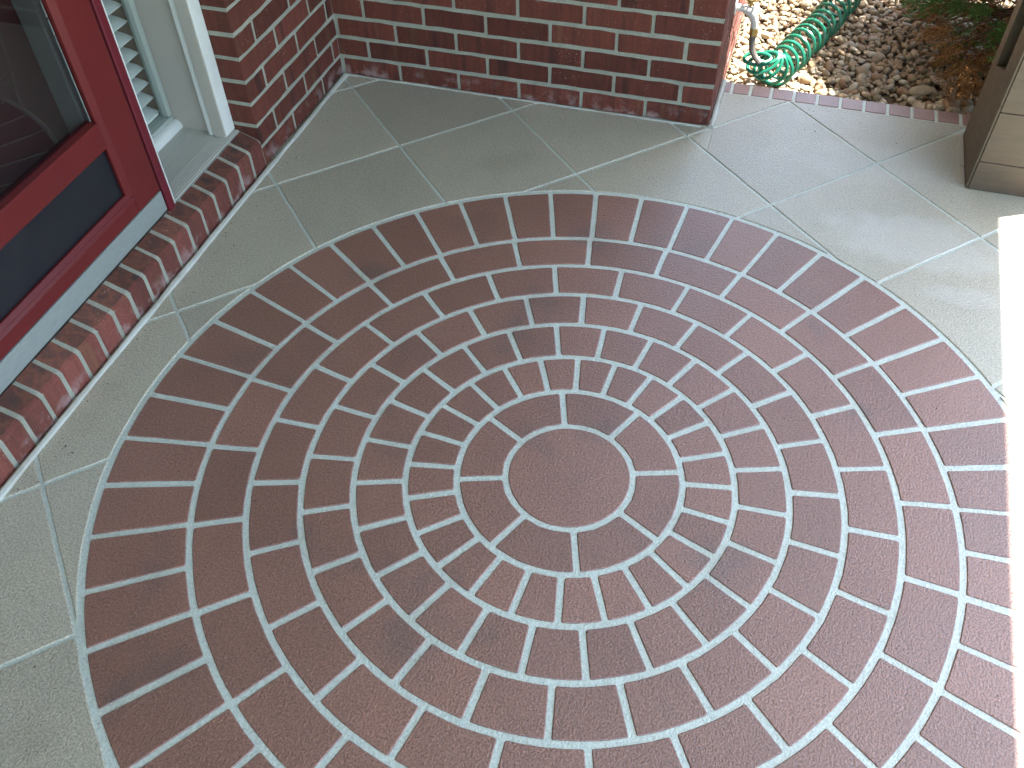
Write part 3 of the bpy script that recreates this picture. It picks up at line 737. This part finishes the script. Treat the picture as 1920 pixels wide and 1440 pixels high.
for i in range(330):
    z0 = J(.02, 1.3); ang = J(0, 2 * math.pi); R_ = (.42 + .08 * math.sin(ang * 3)) * (1.0 if z0 < .3 else 1.22 if z0 < .95 else 1.22 - (z0 - .95) * 1.6) * J(.75, 1.1)
    if z0 < .3 and math.cos(ang) < .2 and math.sin(ang) < .35: R_ *= 1.08
    p = Vector((BX, BY, z0)); d = Vector((math.cos(ang), math.sin(ang), J(-.05, .35))); L_ = []
    n = 9
    for s in range(n + 1):
        f = s / n; q = p + Vector((d.x * R_ * f, d.y * R_ * f, (d.z * f - (.28 if z0 < .35 else .1) * f * f) * R_)); q.z = max(q.z, -.03); q += Vector((J(-1, 1), J(-1, 1), J(-1, 1))) * .008
        L_.append(q)
    br.tube(L_, [.0055 * (1 - .75 * s / n) for s in range(n + 1)], 5)
    low = z0 < .26
    for s in range(3, n + 1):
        for r_ in range(4 if low else 5):
            a = Vector((d.x, d.y, 0)).normalized(); a = a * J(.2, 1) + Vector((J(-1, 1), J(-1, 1), J(-.6, .5))) * .8
            dead = jr.random() < ((.75 if s < n - 1 else .55) if low else (.35 if s < n - 2 and z0 < .5 else .03))
            spray(dl if dead else gl_, L_[s] + Vector((J(-1, 1), J(-1, 1), J(-1, 1))) * .012, a, J(.05, .1), jr.randrange(3, 5), .0022)
# the dead fans that hang out towards the porch and the green tips above them
for (x, y, z, dx, dy, dz, dead) in ((.77, 1.95, .12, -1, -.6, -.35, 1), (.79, 1.92, .10, -.8, -.8, -.5, 1), (.75, 2.0, .11, -1, -.2, -.3, 1), (.86, 1.85, .04, -.5, -1, -.5, 1), (.83, 1.84, .03, -.9, -.7, -.3, 1), (.9, 1.8, .05, -.3, -1, -.4, 1),
                                   (.8, 1.87, .06, -.3, -1, -.4, 1), (.88, 1.9, .1, -.6, -1, -.3, 1), (.74, 2.12, .14, -1, -.3, .2, 0), (.78, 2.08, .16, -.7, -.7, .1, 0), (.83, 2.0, .18, -.5, -1, .1, 0), (.88, 1.95, .16, -.3, -1, .0, 0), (.93, 1.86, .12, -.6, -.8, .0, 0), (.7, 2.2, .1, -1, -.1, .1, 0), (.76, 2.14, .15, -1, -.6, 0, 0)):
    p = Vector((x, y, z)); d = Vector((dx, dy, dz)).normalized(); br.tube([Vector((BX, BY, z + .03)).lerp(p, t) + Vector((0, 0, .03 * math.sin(t * 3.1))) for t in (0, .25, .5, .75, 1)], [.005, .004, .004, .003, .002], 5)
    for r_ in range(7):
        spray(dl if dead else gl_, p + Vector((J(-1, 1), J(-1, 1), J(-.6, .6))) * .022, d + Vector((J(-.5, .5), J(-.5, .5), J(-.3, .3))), J(.06, .1), 5, .0019)
br.build('branches', M['bark'], jn)
tag(gl_.build('green_foliage', M['green'], jn), kind='stuff', label='green scaly sprays'); tag(dl.build('dead_foliage', M['dead'], jn), kind='stuff', label='brown dead sprays')

# ------------------------------------------------------------------ blown-in specks and crumbs on the floor
M['crumb'] = paint('crumbs', (.06, .045, .03), .9, (.16, .12, .08))
mb = MB(); dr_ = random.Random(5)
for i in range(230):
    if i < 120: x, y = XW + .03 + abs(dr_.gauss(0, .03)), dr_.uniform(-.9, 1.36)
    elif i < 165: x, y = dr_.uniform(XW + .03, XC), YB - .015 - abs(dr_.gauss(0, .02))
    elif i < 185: x, y = dr_.uniform(XC + .03, .79), YF - .09 - abs(dr_.gauss(0, .1))
    else: x, y = dr_.uniform(-1.1, .9), dr_.uniform(-.8, 1.3)
    r_ = dr_.uniform(.0006, .0019); a = dr_.uniform(0, 6.28); c, s_ = math.cos(a) * r_, math.sin(a) * r_; z = .0008; st = dr_.uniform(1, 2.6)
    mb.add([(x - c * st, y - s_ * st, z), (x + s_, y - c, z), (x + c * st, y + s_ * st, z), (x - s_, y + c, z), (x, y, z + r_ * .9)], [(0, 1, 4), (1, 2, 4), (2, 3, 4), (3, 0, 4)])
tag(mb.build('crumbs', M['crumb'], floor), kind='stuff')
